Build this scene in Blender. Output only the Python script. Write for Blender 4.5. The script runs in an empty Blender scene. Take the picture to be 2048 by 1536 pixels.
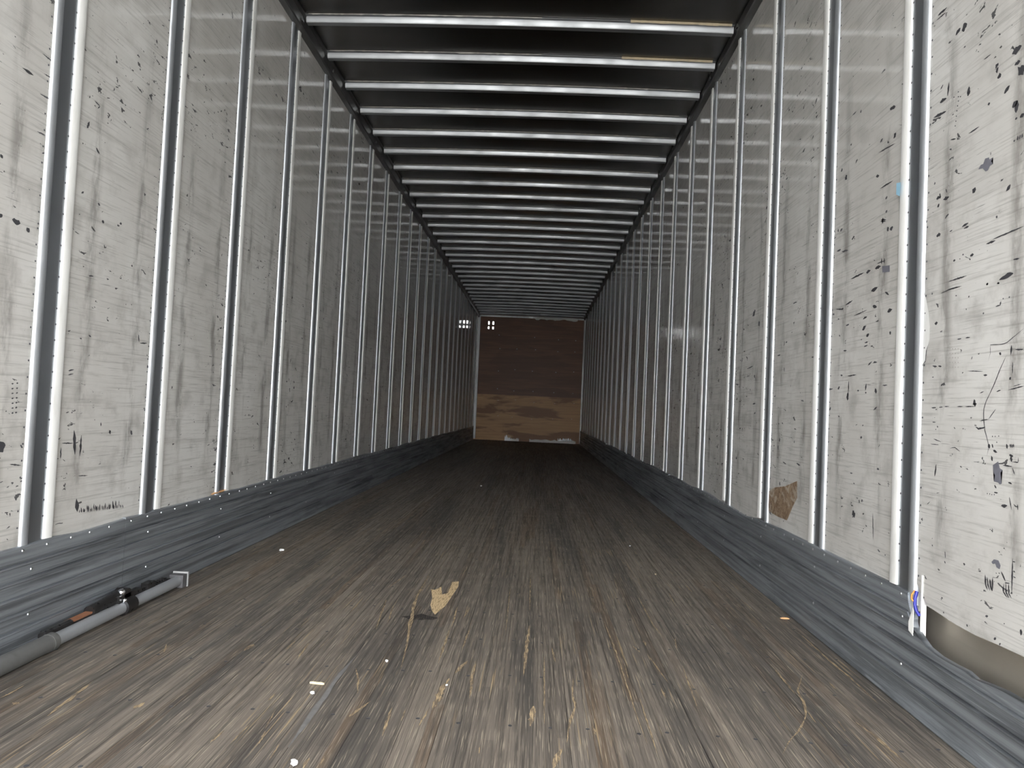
import bpy, bmesh, math, random
from mathutils import Matrix, Vector

S = bpy.context.scene
C = S.collection
random.seed(7)

# ------------------------------------------------------------------ camera
FPX, PITCH, YAW, ROLL = 1420.0, 0.0337, 0.0357, 0.0456
CAM = Vector((0.1975, 0.0, 0.7573))
fwd = Vector((-math.sin(YAW) * math.cos(PITCH), math.cos(YAW) * math.cos(PITCH), math.sin(PITCH)))
rgt = Vector((math.cos(YAW), math.sin(YAW), 0))
upv = rgt.cross(fwd)
r2 = math.cos(ROLL) * rgt + math.sin(ROLL) * upv
u2 = -math.sin(ROLL) * rgt + math.cos(ROLL) * upv
cam = bpy.data.cameras.new('camera')
cam.sensor_width = 36.0
cam.lens = 36.0 * FPX / 2048
cam.clip_start = 0.02
cam.clip_end = 500
co = bpy.data.objects.new('camera', cam)
C.objects.link(co)
co.matrix_world = Matrix(((r2.x, u2.x, -fwd.x, CAM.x), (r2.y, u2.y, -fwd.y, CAM.y), (r2.z, u2.z, -fwd.z, CAM.z), (0, 0, 0, 1)))
S.camera = co

# ------------------------------------------------------------------ daylight: an overcast sky that enters by the open rear doors
world = bpy.data.worlds.new('overcast_sky')
S.world = world
world.use_nodes = True
bg = world.node_tree.nodes['Background']
bg.inputs[0].default_value = (0.97, 0.985, 1.0, 1)
bg.inputs[1].default_value = 12.6
S.view_settings.view_transform = 'Standard'
S.view_settings.look = 'None'
S.view_settings.gamma = 1.0
S.view_settings.use_curve_mapping = False
S.view_settings.exposure = 0.0
S.cycles.max_bounces = 14
S.cycles.diffuse_bounces = 8
S.cycles.glossy_bounces = 6

# ------------------------------------------------------------------ dimensions (metres); y runs from the rear doors to the nose
XW = 1.2368            # half the inside width, at the liner
YR, YF = -1.00, 16.37   # unseen rear opening, set back to even out the daylight falloff; front wall
POST0, PITCHP, NPOST = 2.015, 0.6096, 24
BOW0, PITCHB, NBOW = 3.886, 0.4064, 31
ZS = 0.309             # top of the scuff plates
RAILZ = {-1: 2.822, 1: 2.848}
ZB, HB = 2.864, 0.035  # underside and depth of the roof bows
ZROOF = 2.901
CROWN = 0.012

# ------------------------------------------------------------------ measured wear: (y,z...,width) strokes on the walls, (x,y...,width) on the floor
BLACKPATCH = [[(1.7301,1.3831),(1.7209,1.3906),(1.7116,1.3898),(1.7046,1.4002),(1.6899,1.3978),(1.6879,1.392),(1.6754,1.3926),(1.6823,1.3853),(1.6749,1.3769),(1.6856,1.376),(1.6925,1.3679),(1.7016,1.3682),(1.7131,1.3797)],[(1.6478,0.4602),(1.6397,0.4678),(1.6235,0.4689),(1.6161,0.459),(1.6194,0.4503),(1.6301,0.4525),(1.634,0.4597),(1.6429,0.4566)]]
MARKS = {'R0':[(1.9249,1.8708,1.8813,1.8686,0.0051),(1.9292,1.861,1.8854,1.8577,0.0028),(1.8391,1.7705,1.8184,1.7789,0.0099),(1.8125,1.7689,1.7902,1.7743,0.0147),(1.616,1.6076,1.5844,1.6107,0.0115),(1.6068,1.5777,1.5875,1.5777,0.0072),(1.593,1.5483,1.5744,1.5613,0.0218),(1.674,1.6033,1.6637,1.611,0.0081),(1.6682,1.5889,1.6669,1.6021,0.0067),(1.6667,1.5766,1.6522,1.5789,0.009),(1.6408,1.5279,1.622,1.5386,0.0073),(1.612,1.4837,1.5927,1.4908,0.0098),(1.5984,1.4657,1.5944,1.4915,0.0097),(1.5851,1.4502,1.571,1.4519,0.0067),(1.6012,1.452,1.5931,1.4524,0.0038),(1.7795,1.5842,1.7756,1.6071,0.0131),(1.9045,1.6224,1.8729,1.6208,0.0077),(1.9336,1.594,1.8736,1.586,0.0059),(1.8686,1.624,1.8635,1.6593,0.0057),(1.7192,1.6468,1.6916,1.646,0.0024),(1.7729,1.4872,1.7302,1.4879,0.003),(1.8502,1.5012,1.8264,1.4951,0.0025),(1.7001,1.5282,1.691,1.5283,0.0052),(1.6028,1.4011,1.6013,1.4061,0.0036),(1.5915,1.4001,1.5902,1.4106,0.0041),(1.5851,1.3999,1.5822,1.4097,0.0042),(1.5772,1.4001,1.575,1.4101,0.0041),(1.7398,1.693,1.7303,1.6916,0.0028),(1.8022,1.7185,1.7941,1.7193,0.0036),(1.9038,1.657,1.8905,1.6654,0.0034),(1.8464,1.5642,1.8378,1.5644,0.0026),(1.8234,1.6152,1.8183,1.6129,0.0028),(1.8229,1.6023,1.8177,1.6001,0.0028),(1.8224,1.5907,1.8173,1.5885,0.0028),(1.8253,1.5794,1.8202,1.5771,0.0028),(1.8278,1.5677,1.8226,1.5656,0.0028),(1.8293,1.5545,1.8242,1.5523,0.0028),(1.8309,1.5425,1.8258,1.5403,0.0028),(1.8334,1.5308,1.8283,1.5287,0.0028),(1.8423,1.6097,1.8371,1.6074,0.0028),(1.8135,1.5982,1.8084,1.5959,0.0028),(1.7511,1.3312,1.7399,1.3422,0.0129),(1.6257,1.2972,1.6112,1.3082,0.0068),(1.9091,1.364,1.8886,1.3656,0.007),(1.8935,1.375,1.8906,1.3597,0.006),(1.8768,1.353,1.8504,1.3528,0.007),(1.9034,1.34,1.8945,1.3466,0.0062),(1.8669,1.3001,1.8494,1.308,0.0045),(1.9663,1.3148,1.9508,1.3161,0.0064),(1.9045,1.2632,1.885,1.2649,0.0085),(1.8443,1.2598,1.8315,1.2611,0.003),(1.7919,1.2589,1.764,1.2618,0.004),(1.7835,1.2523,1.7625,1.2532,0.0044),(1.6703,1.1982,1.5642,1.2021,0.0027),(1.6934,1.1929,1.6596,1.1929,0.0039),(1.7549,1.1785,1.7402,1.1789,0.0067),(1.826,1.1802,1.8155,1.1805,0.0038),(1.6426,1.0992,1.5958,1.1048,0.0107),(1.8431,1.131,1.7668,1.1316,0.0031),(1.8465,1.1114,1.7859,1.1097,0.002),(1.5967,1.1354,1.5767,1.134,0.0031),(1.6899,1.0969,1.6827,1.097,0.0043),(1.6509,1.0922,1.6423,1.0914,0.0032),(1.8536,1.4777,1.8439,1.4734,0.0038),(1.6597,1.2452,1.6546,1.2495,0.0056),(1.8668,1.3783,1.8597,1.3659,0.0034),(1.9203,1.4056,1.9173,1.4126,0.0051),(1.7989,1.1795,1.794,1.1794,0.0026),(1.787,1.1879,1.7805,1.1872,0.003),(1.9023,1.0297,1.8877,1.0311,0.0062),(1.9083,0.919,1.8862,0.9152,0.0041),(1.8808,0.9165,1.8647,0.9149,0.0036),(1.8009,0.9788,1.7814,0.9784,0.0024),(1.767,0.9785,1.7467,0.9784,0.0023),(1.6539,1.0393,1.6361,1.0403,0.0026),(1.6388,1.0389,1.6351,1.049,0.0033),(1.7005,1.0294,1.6947,1.0301,0.0036),(1.5581,0.9781,1.6119,0.9528,1.625,0.9502,1.6704,0.9525,1.6683,0.9347,1.6761,0.9153,0.0014),(1.6122,0.925,1.6338,0.8931,1.6545,0.8585,1.6772,0.8256,0.0018),(1.7544,0.8969,1.694,0.8927,0.0015),(1.6922,0.8839,1.6784,0.8837,0.0037),(1.6355,0.9267,1.6325,0.9327,0.0058),(1.5842,0.9348,1.5567,0.9328,0.0027),(1.5979,0.9239,1.5961,0.9462,0.0042),(1.591,0.9079,1.5914,0.8821,0.0026),(1.6013,0.8697,1.595,0.8746,0.0044),(1.6044,0.8465,1.5533,0.8543,0.0021),(1.5879,0.8546,1.5618,0.8588,0.0014),(1.9297,0.9775,1.9404,0.9616,1.943,0.9354,1.9597,0.9196,0.0046),(1.9496,0.9539,1.9404,0.9616,0.0019),(1.8785,1.1067,1.84,1.1094,1.7932,1.1093,0.0019),(1.6899,1.096,1.6827,1.0966,0.004),(1.6488,1.0915,1.642,1.0915,0.003),(1.7584,1.0774,1.7531,1.0789,0.0037),(1.7666,1.048,1.7636,1.0498,0.0032),(1.6299,1.0535,1.6258,1.0533,0.0029),(1.6094,1.053,1.6048,1.054,0.0032),(1.8122,1.0899,1.8048,1.0883,0.0023),(1.9208,1.1105,1.9146,1.1136,0.0036),(1.7053,0.8418,1.6879,0.846,0.0016),(1.6443,0.844,1.6282,0.8474,0.0019),(1.9087,0.8886,1.8995,0.8886,0.0021),(1.7399,0.9234,1.7357,0.9316,0.0021),(1.6611,0.8484,1.6813,0.8217,1.6892,0.8018,1.6868,0.7764,1.6833,0.7584,1.6739,0.7371,1.6662,0.7195,1.6725,0.6977,0.0023),(1.7028,0.777,1.6699,0.7812,0.0018),(1.6699,0.7812,1.6577,0.7929,1.6443,0.8054,0.0018),(1.7177,0.7629,1.7051,0.7578,1.6806,0.763,0.0037),(1.7312,0.8166,1.7147,0.8174,0.0034),(1.7256,0.8278,1.7213,0.8101,0.0088),(1.9069,0.8086,1.885,0.8086,0.0025),(1.8724,0.8091,1.8548,0.8099,0.002),(1.8479,0.8111,1.8273,0.8114,0.002),(1.794,0.8109,1.7682,0.8108,0.0019),(1.7604,0.8108,1.7219,0.811,0.0019),(1.6678,0.7248,1.6633,0.7143,0.0065),(1.6558,0.7254,1.6517,0.7167,0.0037),(1.6057,0.7278,1.6027,0.7177,0.0051),(1.594,0.7284,1.5912,0.72,0.0035),(1.5889,0.7286,1.5861,0.7203,0.0035),(1.5834,0.7289,1.5824,0.7213,0.003),(1.6507,0.7115,1.6368,0.707,0.0046),(1.5958,0.7044,1.583,0.7018,0.0043),(1.5906,0.7013,1.5877,0.6896,0.0061),(1.5851,0.6898,1.5664,0.6904,1.5667,0.7012,0.002),(1.6571,0.6987,1.6525,0.6866,0.0049),(1.6172,0.6805,1.5848,0.6797,0.0024),(1.5847,0.6763,1.5767,0.6626,0.0019),(1.5977,0.6445,1.5848,0.6416,0.0037),(1.8841,0.6302,1.8783,0.662,0.0049),(1.6438,0.6336,1.6367,0.6265,0.0034),(1.6446,0.6168,1.631,0.617,0.0025),(1.6194,0.5904,1.5986,0.5932,0.0058),(1.5928,0.6127,1.5843,0.5857,0.0026),(1.9015,0.7707,1.885,0.7706,0.002),(1.8792,0.7609,1.8744,0.757,0.0039),(1.894,0.727,1.8579,0.7205,0.0019),(1.908,0.713,1.8681,0.713,0.0016),(1.566,0.601,1.5644,0.5885,0.0025),(1.8195,0.7066,1.798,0.7097,1.7766,0.7013,0.0015),(1.6562,0.7422,1.6528,0.7424,0.0025),(1.6465,0.7426,1.6432,0.7427,0.0025),(1.6343,0.744,1.6311,0.7441,0.0025),(1.6406,0.73,1.6374,0.7301,0.0025),(1.6697,0.6112,1.6663,0.6116,0.0025),(1.6612,0.6113,1.6579,0.6117,0.0025),(1.6534,0.6105,1.6501,0.6109,0.0025),(1.6452,0.6115,1.6419,0.6119,0.0024),(1.768,0.7569,1.7642,0.757,0.0027),(1.8864,0.7516,1.882,0.7518,0.0028),(1.6696,0.4272,1.6669,0.4055,1.6591,0.3945,0.0045),(1.662,0.4231,1.6583,0.4053,1.6506,0.3955,0.0037),(1.6526,0.4207,1.6484,0.4054,1.6426,0.3964,0.006),(1.643,0.4276,1.6419,0.3977,0.0036),(1.614,0.4469,1.5994,0.4288,0.0035),(1.6044,0.4231,1.6055,0.4047,1.5914,0.3948,0.0035),(1.5976,0.427,1.597,0.4069,1.5863,0.395,0.0034),(1.5891,0.4268,1.5867,0.405,1.578,0.3972,0.0033),(1.6027,0.4246,1.5841,0.428,0.002),(1.5774,0.4831,1.5783,0.4072,0.0033),(1.5772,0.4764,1.5689,0.4771,0.0018),(1.5749,0.4569,1.5682,0.4551,0.0021),(1.5745,0.4448,1.5662,0.4434,0.002),(1.8297,0.4486,1.8267,0.4311,0.0028),(1.753,0.434,1.7447,0.4334,0.0044),(1.731,0.2958,1.7329,0.2904,0.0049),(1.6318,0.2969,1.6288,0.2922,0.0076),(1.5467,0.3414,1.5463,0.3285,0.0051),(1.6662,0.334,1.6551,0.3372,0.0036),(1.8321,0.2952,1.8262,0.2964,0.0036),(1.9238,0.3086,1.9173,0.3098,0.0043),(1.8309,0.4237,1.8261,0.4182,0.0035),(1.6022,0.3361,1.5981,0.3378,0.0021)],'R1':[(2.1784,1.7228,2.1435,1.7154,0.0097),(2.2354,1.6411,2.2168,1.6453,0.0074),(2.2442,1.6107,2.1373,1.6013,0.0035),(2.148,1.6203,2.1361,1.633,0.0126),(2.5215,1.6448,2.5085,1.6509,0.008),(2.4855,1.6039,2.4694,1.6146,0.0145),(2.2561,1.5395,2.2345,1.5349,0.0084),(2.2267,1.4913,2.1458,1.4906,0.0036),(2.1903,1.4496,2.1782,1.451,0.008),(2.1878,1.4061,2.1759,1.4088,0.0071),(2.2157,1.391,2.1814,1.3818,0.0034),(2.2185,1.3862,2.1832,1.3778,0.0035),(2.2024,1.394,2.2044,1.3753,0.0075),(2.1754,1.3477,2.1627,1.352,0.0104),(2.1574,1.3457,2.138,1.3481,0.0087),(2.5826,1.4392,2.5621,1.4459,0.0078),(2.5337,1.434,2.526,1.4408,0.0102),(2.5132,1.4306,2.4936,1.4354,0.007),(2.5355,1.3634,2.5018,1.3628,0.0059),(2.4945,1.3531,2.4424,1.3471,0.0053),(2.4166,1.2428,2.3215,1.2465,0.0049),(2.3043,1.2432,2.2743,1.2452,0.0085),(2.244,1.2444,2.2072,1.2446,0.0078),(2.2341,1.2577,2.1773,1.256,0.0027),(2.2035,1.2691,2.2023,1.2487,0.0051),(2.1879,1.2657,2.1869,1.248,0.0051),(2.2669,1.1765,2.2244,1.1821,0.0098),(2.1768,1.159,2.1513,1.1474,0.0052),(2.4513,1.1596,2.3968,1.168,0.0047),(2.5275,1.1564,2.4673,1.149,0.004),(2.3836,1.1144,2.2911,1.1204,0.0029),(2.2531,1.1279,2.2261,1.1215,0.008),(2.3177,1.0951,2.2898,1.0994,0.0055),(2.4439,1.0889,2.4188,1.0898,0.0047),(2.3212,1.0602,2.2936,1.0712,0.0089),(2.2914,1.036,2.273,1.0429,0.0085),(2.3014,1.0161,2.2792,1.0177,0.0033),(2.3063,1.0046,2.2785,1.0073,0.0034),(2.1583,1.0969,2.1293,1.1002,0.0088),(2.1397,1.0263,2.1353,1.0355,0.0086),(2.5568,1.1424,2.54,1.1402,0.0052),(2.5114,1.1198,2.4979,1.118,0.0045),(2.4965,1.061,2.4857,1.0571,0.0049),(2.4803,1.1497,2.4674,1.1507,0.0064),(2.4419,1.8131,2.411,1.8141,0.0041),(2.3795,1.7952,2.3741,1.804,0.0081),(2.2745,0.9424,2.248,0.9535,0.0048),(2.2371,0.9502,2.2138,0.9487,0.0045),(2.4735,0.9209,2.4578,0.9191,0.0045),(2.4195,0.9156,2.3528,0.9168,0.0033),(2.4084,0.8988,2.4092,0.8552,0.005),(2.412,0.8607,2.4139,0.8334,0.0137),(2.5764,0.8745,2.5346,0.8762,0.0053),(2.4939,0.8739,2.4773,0.8818,0.0072),(2.2821,0.886,2.2863,0.8629,0.0056),(2.2217,0.8687,2.2124,0.8535,0.01),(2.1757,0.8758,2.1459,0.8762,0.0034),(2.3435,0.8644,2.3318,0.8641,0.0042),(2.2881,0.8567,2.2781,0.8565,0.0041),(2.2282,0.801,2.2057,0.811,0.0044),(2.5596,0.8005,2.5464,0.8109,0.0069),(2.3129,0.7123,2.2995,0.7154,0.0078),(2.3511,0.476,2.3379,0.4544,0.0167),(2.1775,0.3842,2.1622,0.38,0.0045),(2.2147,0.488,2.2067,0.4079,0.0037),(2.1967,0.6233,2.1814,0.6236,0.0049),(2.3095,0.5155,2.3032,0.506,0.0074),(2.2894,0.5206,2.2865,0.5108,0.0078),(2.4572,1.0038,2.4317,1.0033,0.0045),(2.3017,0.7516,2.2929,0.7544,0.0041),(2.3794,0.5946,2.359,0.5954,0.0032),(2.5774,0.9259,2.5691,0.9284,0.006)],'R2':[(3.5056,1.2607,3.4615,1.2834,0.0184),(3.4073,1.2022,3.3868,1.2172,0.0199),(2.9566,1.2402,2.9072,1.2406,0.004),(3.5606,1.0046,3.4662,1.0134,0.0049),(3.0364,0.9811,3.0311,0.9622,0.0068),(3.0285,1.086,3.0076,1.0872,0.0054),(3.1241,1.0374,3.0869,1.0378,0.0053),(3.1541,0.8591,3.1315,0.8619,0.0049),(2.8583,0.5896,2.8187,0.5841,0.0065),(3.0168,0.5837,2.9727,0.5779,0.0041),(3.0444,0.4984,3.0391,0.4805,0.0088),(3.081,0.6508,3.0752,0.6292,0.009),(3.7786,1.1993,3.7637,1.19,0.0124),(3.7595,0.935,3.705,0.9308,0.0061),(2.8329,0.839,2.8019,0.8358,0.0041),(3.4495,0.9665,3.4322,0.9551,0.0117),(3.4572,0.829,3.4118,0.8322,0.0065),(3.4291,0.7834,3.4068,0.787,0.0063)],'L0':[(2.1209,0.8089,2.1472,0.8139,0.0041),(2.1207,0.7964,2.1462,0.8012,0.0031),(2.1664,0.6259,2.1781,0.5493,0.01),(2.2038,0.6094,2.2026,0.5426,0.0073),(2.2003,0.4096,2.2086,0.3676,0.0123),(2.2074,0.9279,2.2204,0.9225,0.0048),(2.1645,0.9132,2.1741,0.9126,0.0041),(2.4863,0.96,2.4948,0.9316,0.0051),(2.5003,0.9291,2.548,0.9336,0.0041),(2.3005,0.6488,2.302,0.6353,0.0044),(2.3502,0.6205,2.3572,0.6065,0.0083),(2.4766,0.6167,2.4857,0.599,0.0101),(1.8627,0.6044,1.8759,0.5752,0.0184),(2.1108,0.5758,2.112,0.5412,0.0052),(2.1133,0.588,2.1666,0.5854,0.003),(2.2009,0.4812,2.2502,0.4776,0.0026),(1.9392,0.5918,1.9495,0.5822,0.0046),(1.9041,0.5401,1.9478,0.5344,0.0031),(2.5572,0.8534,2.564,0.8418,0.008),(2.2188,0.3731,2.2201,0.3618,0.0029),(2.2259,0.3781,2.2312,0.3608,0.0047),(2.2383,0.3738,2.2408,0.36,0.0033),(2.2443,0.3715,2.2444,0.3601,0.0056),(2.255,0.3834,2.2604,0.3584,0.003),(2.2615,0.3799,2.2661,0.3582,0.0052),(2.2743,0.3688,2.2771,0.3573,0.0046),(2.2812,0.3702,2.2832,0.3571,0.0028),(2.2911,0.3822,2.295,0.356,0.0035),(2.3006,0.3761,2.3064,0.355,0.0052),(2.308,0.3728,2.3114,0.3549,0.004),(2.3156,0.3704,2.3203,0.3543,0.0026),(2.3236,0.376,2.3252,0.3543,0.0045),(2.3358,0.3696,2.3421,0.3525,0.0031),(2.3452,0.3664,2.3486,0.3522,0.0035),(2.3533,0.3763,2.3555,0.3519,0.0047),(2.3673,0.3627,2.3663,0.3511,0.0037),(2.3751,0.3722,2.3765,0.3503,0.004),(2.3819,0.369,2.3815,0.3502,0.0055),(2.3948,0.3776,2.4006,0.3482,0.0062),(2.4011,0.3644,2.4073,0.3479,0.0052),(2.4119,0.3765,2.417,0.3473,0.0058),(2.4229,0.361,2.425,0.3468,0.0033),(2.4319,0.3756,2.4348,0.3461,0.0029),(2.4419,0.3593,2.4466,0.3451,0.004),(2.4538,0.357,2.46,0.344,0.0041),(1.897,0.6807,1.9054,0.6816,0.0032),(1.9102,0.682,1.9187,0.6828,0.0037),(1.8957,0.6941,1.9041,0.695,0.0032),(1.9099,0.6954,1.9181,0.6964,0.0037),(1.8945,0.7074,1.9029,0.7084,0.0032),(1.9095,0.7089,1.9174,0.7099,0.0037),(1.8932,0.7208,1.9016,0.7218,0.0032),(1.9092,0.7224,1.9168,0.7234,0.0037),(1.892,0.7341,1.9003,0.7352,0.0032),(1.9088,0.7358,1.9161,0.7369,0.0037),(1.8907,0.7475,1.8991,0.7486,0.0032),(1.9085,0.7493,1.9154,0.7504,0.0037),(1.8895,0.7608,1.8978,0.762,0.0032),(1.9081,0.7628,1.9148,0.7639,0.0037),(1.8508,1.619,1.8916,1.6182,0.0063),(1.9212,1.5798,1.9714,1.5823,0.0036),(1.9206,1.4717,1.9548,1.4735,0.003),(1.8509,1.2037,1.8814,1.2007,0.0115),(1.9316,1.6421,1.9653,1.6439,0.0026),(1.9199,1.6947,1.978,1.6907,0.0029),(1.7938,1.3609,1.8036,1.3536,0.0064),(1.8069,1.207,1.8112,1.1974,0.0129),(1.9674,1.4145,1.9677,1.4809,0.0046),(1.9455,1.4183,1.9564,1.4237,0.0039),(2.1592,1.6651,2.189,1.6598,0.0041),(2.189,1.6598,2.1777,1.647,0.0032),(2.1329,1.5661,2.1425,1.5906,0.0078),(2.1825,1.523,2.2025,1.5093,0.0056),(2.2356,1.302,2.2488,1.3002,0.0079),(2.2088,1.3529,2.2221,1.3488,0.006),(2.3328,1.3197,2.3449,1.3217,0.0066),(2.188,1.1149,2.2127,1.1169,0.0047),(1.9465,1.2178,1.9531,1.2182,0.0048),(2.1265,1.3593,2.1375,1.3678,0.0051),(1.9068,1.196,1.9173,1.1849,0.0087)],'L1':[]}
GREYPATCH = [[(1.6503,0.6779),(1.6321,0.6872),(1.6262,0.6728),(1.6168,0.6693),(1.6232,0.6627),(1.6192,0.6388),(1.625,0.6365),(1.6305,0.6402),(1.6454,0.6413),(1.6471,0.65),(1.6418,0.6557),(1.6475,0.6623)],[(2.1999,1.2431),(2.1513,1.2358),(2.1502,1.2159),(2.1956,1.2222)]]
GRID = [(1.8428,0.9733,1.8426,0.9695,0.0045),(1.8308,0.9722,1.8306,0.9684,0.0039),(1.8422,0.9603,1.8421,0.9565,0.0045),(1.8302,0.9592,1.8301,0.9555,0.0039),(1.8184,0.9582,1.8182,0.9545,0.0033),(1.8066,0.9572,1.8065,0.9535,0.0027),(1.7951,0.9562,1.7949,0.9525,0.0022),(1.8417,0.9483,1.8416,0.9445,0.0045),(1.8297,0.9473,1.8296,0.9435,0.0039),(1.8179,0.9464,1.8177,0.9426,0.0033),(1.8062,0.9454,1.806,0.9417,0.0027),(1.7946,0.9445,1.7945,0.9408,0.0022),(1.8413,0.9372,1.8411,0.9334,0.0045),(1.8292,0.9364,1.8291,0.9326,0.0039),(1.8174,0.9355,1.8172,0.9317,0.0033),(1.8057,0.9346,1.8056,0.9309,0.0027),(1.7942,0.9338,1.794,0.9301,0.0022),(1.8407,0.9252,1.8406,0.9214,0.0045),(1.8287,0.9244,1.8286,0.9207,0.0039),(1.8169,0.9236,1.8167,0.9199,0.0033),(1.8052,0.9229,1.8051,0.9191,0.0027),(1.7937,0.9221,1.7935,0.9184,0.0022),(1.8402,0.9132,1.8401,0.9094,0.0045),(1.8282,0.9125,1.8281,0.9088,0.0039),(1.8164,0.9118,1.8162,0.9081,0.0033),(1.8047,0.9111,1.8046,0.9074,0.0027),(1.7932,0.9104,1.7931,0.9067,0.0022)]
PEEL = [(1.9639,1.1292),(1.9472,1.1052),(1.9318,1.0627),(1.9243,1.024),(1.9247,0.9906),(1.9297,0.9775),(1.9404,0.9616),(1.943,0.9354),(1.9574,0.9216),(1.9633,1.0286)]
BROWN_T = [(3.1899,0.4384),(3.1058,0.467),(2.9729,0.4876),(2.8444,0.5216),(2.8387,0.4562),(2.8904,0.4089),(2.9432,0.3512),(3.0482,0.3502),(3.1717,0.3571)]
PANEL_EDGE = [(1.9275,0.309),(1.9067,0.2916),(1.849,0.2878),(1.786,0.2819),(1.7035,0.2802),(1.6288,0.2842),(1.5366,0.2874),(1.3869,0.2917)]
SCUFF_EDGE = [(1.9,0.2056),(1.875,0.1952),(1.823,0.1894),(1.7613,0.1908),(1.7118,0.194),(1.6801,0.1879),(1.628,0.1949),(1.5792,0.2003),(1.5161,0.2018),(1.3687,0.2085)]
BLUESMEAR = [[(2.1036,1.4643),(2.0799,1.4591),(2.0824,1.4192),(2.1037,1.4304)]]
GOUGES = [(-0.3329,2.5963,-0.3434,2.7358,0.0037),(-0.3745,2.908,-0.3429,3.1435,0.0053),(-0.1554,2.0438,-0.174,2.2232,-0.2004,2.4367,-0.2367,2.7482,-0.246,3.1608,0.011),(-0.4639,2.0693,-0.475,2.2063,0.0063),(-0.0567,2.1001,-0.0627,2.4203,0.0074),(-0.2807,2.0236,-0.2532,1.9435,-0.2319,1.8526,0.0052),(-0.2241,1.6971,-0.1878,1.8115,0.0066),(-0.3742,1.5567,-0.3833,1.6161,0.0049),(-0.1186,1.627,-0.1273,1.7822,0.0068),(-0.3034,2.3763,-0.3442,2.7262,0.0065),(-0.2789,2.4505,-0.3027,2.6648,0.0046),(-0.0456,1.6883,-0.035,1.7956,0.0048),(-0.0267,1.7819,-0.0196,1.918,-0.01,1.9906,0.0159),(-0.3879,1.6281,-0.4018,1.728,0.0033),(-0.4382,1.7747,-0.4367,1.8219,0.0051),(-0.0912,1.7089,-0.0922,1.7799,0.0032),(-0.247,1.4663,-0.2485,1.5113,0.0065),(-0.2159,1.4836,-0.2191,1.5206,0.0045),(-0.4792,1.5486,-0.4732,1.6101,0.0057),(-0.6384,2.1096,-0.6314,2.1674,0.0145),(-0.5207,2.1297,-0.5219,2.222,0.0062),(-0.3267,1.4905,-0.3312,1.5683,0.0031),(-0.4348,1.5487,-0.431,1.6481,0.0034),(0.2063,2.5122,0.201,2.2524,0.1947,2.0509,0.0113),(0.2242,1.8407,0.2171,1.7246,0.0124),(0.128,2.3877,0.1217,3.0189,0.0037),(0.3356,2.0446,0.3279,1.9281,0.3323,1.8564,0.3154,1.7727,0.301,1.6524,0.0064),(0.2665,1.5289,0.2884,1.6207,0.0124),(0.4749,2.6693,0.4834,2.361,0.4839,2.0397,0.4832,1.8326,0.4866,1.671,0.0046),(0.5068,1.9298,0.5018,1.6252,0.0039),(0.2807,2.3015,0.2889,2.1566,0.0052),(0.5771,2.0087,0.5786,1.9404,0.0055),(0.2557,2.2161,0.2504,1.7428,0.0041),(0.0579,1.8634,0.0521,2.0189,0.0526,2.1389,0.0067),(0.0006,2.2415,0.0042,2.4326,0.006),(0.7962,3.0801,0.7862,2.8657,0.0042),(0.7034,2.4639,0.6868,2.347,0.0042),(0.0012,2.0299,0.0267,2.1346,0.0104),(0.6746,2.1983,0.6496,1.8714,0.0038),(0.2045,3.2649,0.2068,2.6987,0.0047),(0.6527,3.009,0.6526,2.5951,0.6639,2.4568,0.0047),(0.366,1.752,0.3707,1.6995,0.0052),(0.5445,2.3592,0.563,2.2905,0.0051),(0.59,2.4176,0.5906,2.3671,0.0076),(0.1059,1.5738,0.1059,1.6085,0.0039),(0.902,3.2562,0.9022,3.1026,0.0053),(-0.019,2.7046,-0.0278,2.5573,0.0051),(-0.0582,2.435,-0.0657,2.6953,0.0065),(0.5837,2.271,0.6054,2.0492,0.0043),(0.4948,2.0695,0.4991,2.1909,0.0031),(1.0282,2.1828,0.9657,2.0503,0.9524,1.9601,0.9227,1.8751,0.879,1.795,0.8279,1.7283,0.7912,1.6601,0.006),(1.1729,2.613,1.1646,2.3749,1.1672,2.166,1.16,1.9904,0.0075),(1.0853,2.1283,1.0839,2.0799,0.0062),(1.0429,1.8634,1.0546,1.784,1.0648,1.6317,0.008),(0.9579,2.225,0.9499,2.0251,0.0057),(0.9995,1.8668,0.992,1.8016,0.0031),(0.9406,1.9171,0.9355,1.8391,0.0032),(-0.8952,1.6236,-0.9166,1.82,0.0103),(-0.73,1.6873,-0.723,1.7244,0.0142),(-0.8536,2.0586,-0.8822,2.1272,0.0054),(-1.0657,1.6987,-1.064,1.7767,0.0082),(-1.0106,1.6703,-1.0073,1.6828,0.0172)]
PATCH = [(-0.2005,2.9246),(-0.1835,2.9178),(-0.1644,2.9752),(-0.1456,2.8542),(-0.1251,2.8787),(-0.1283,3.0614),(-0.1022,3.0788),(-0.0952,2.9904),(-0.1022,2.8634),(-0.1116,2.692),(-0.1346,2.5772),(-0.1497,2.6155),(-0.1693,2.6982),(-0.1753,2.7894)]
SMUDGE = [[(-0.2483,2.5282),(-0.2284,2.5203),(-0.2061,2.4956),(-0.1899,2.5102),(-0.1702,2.5046),(-0.1534,2.5151),(-0.1348,2.5138),(-0.1191,2.5338),(-0.1206,2.5441),(-0.1405,2.553),(-0.1609,2.5633),(-0.1826,2.5813),(-0.1976,2.5624),(-0.2142,2.5483),(-0.232,2.5423),(-0.2492,2.5334)]]
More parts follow.
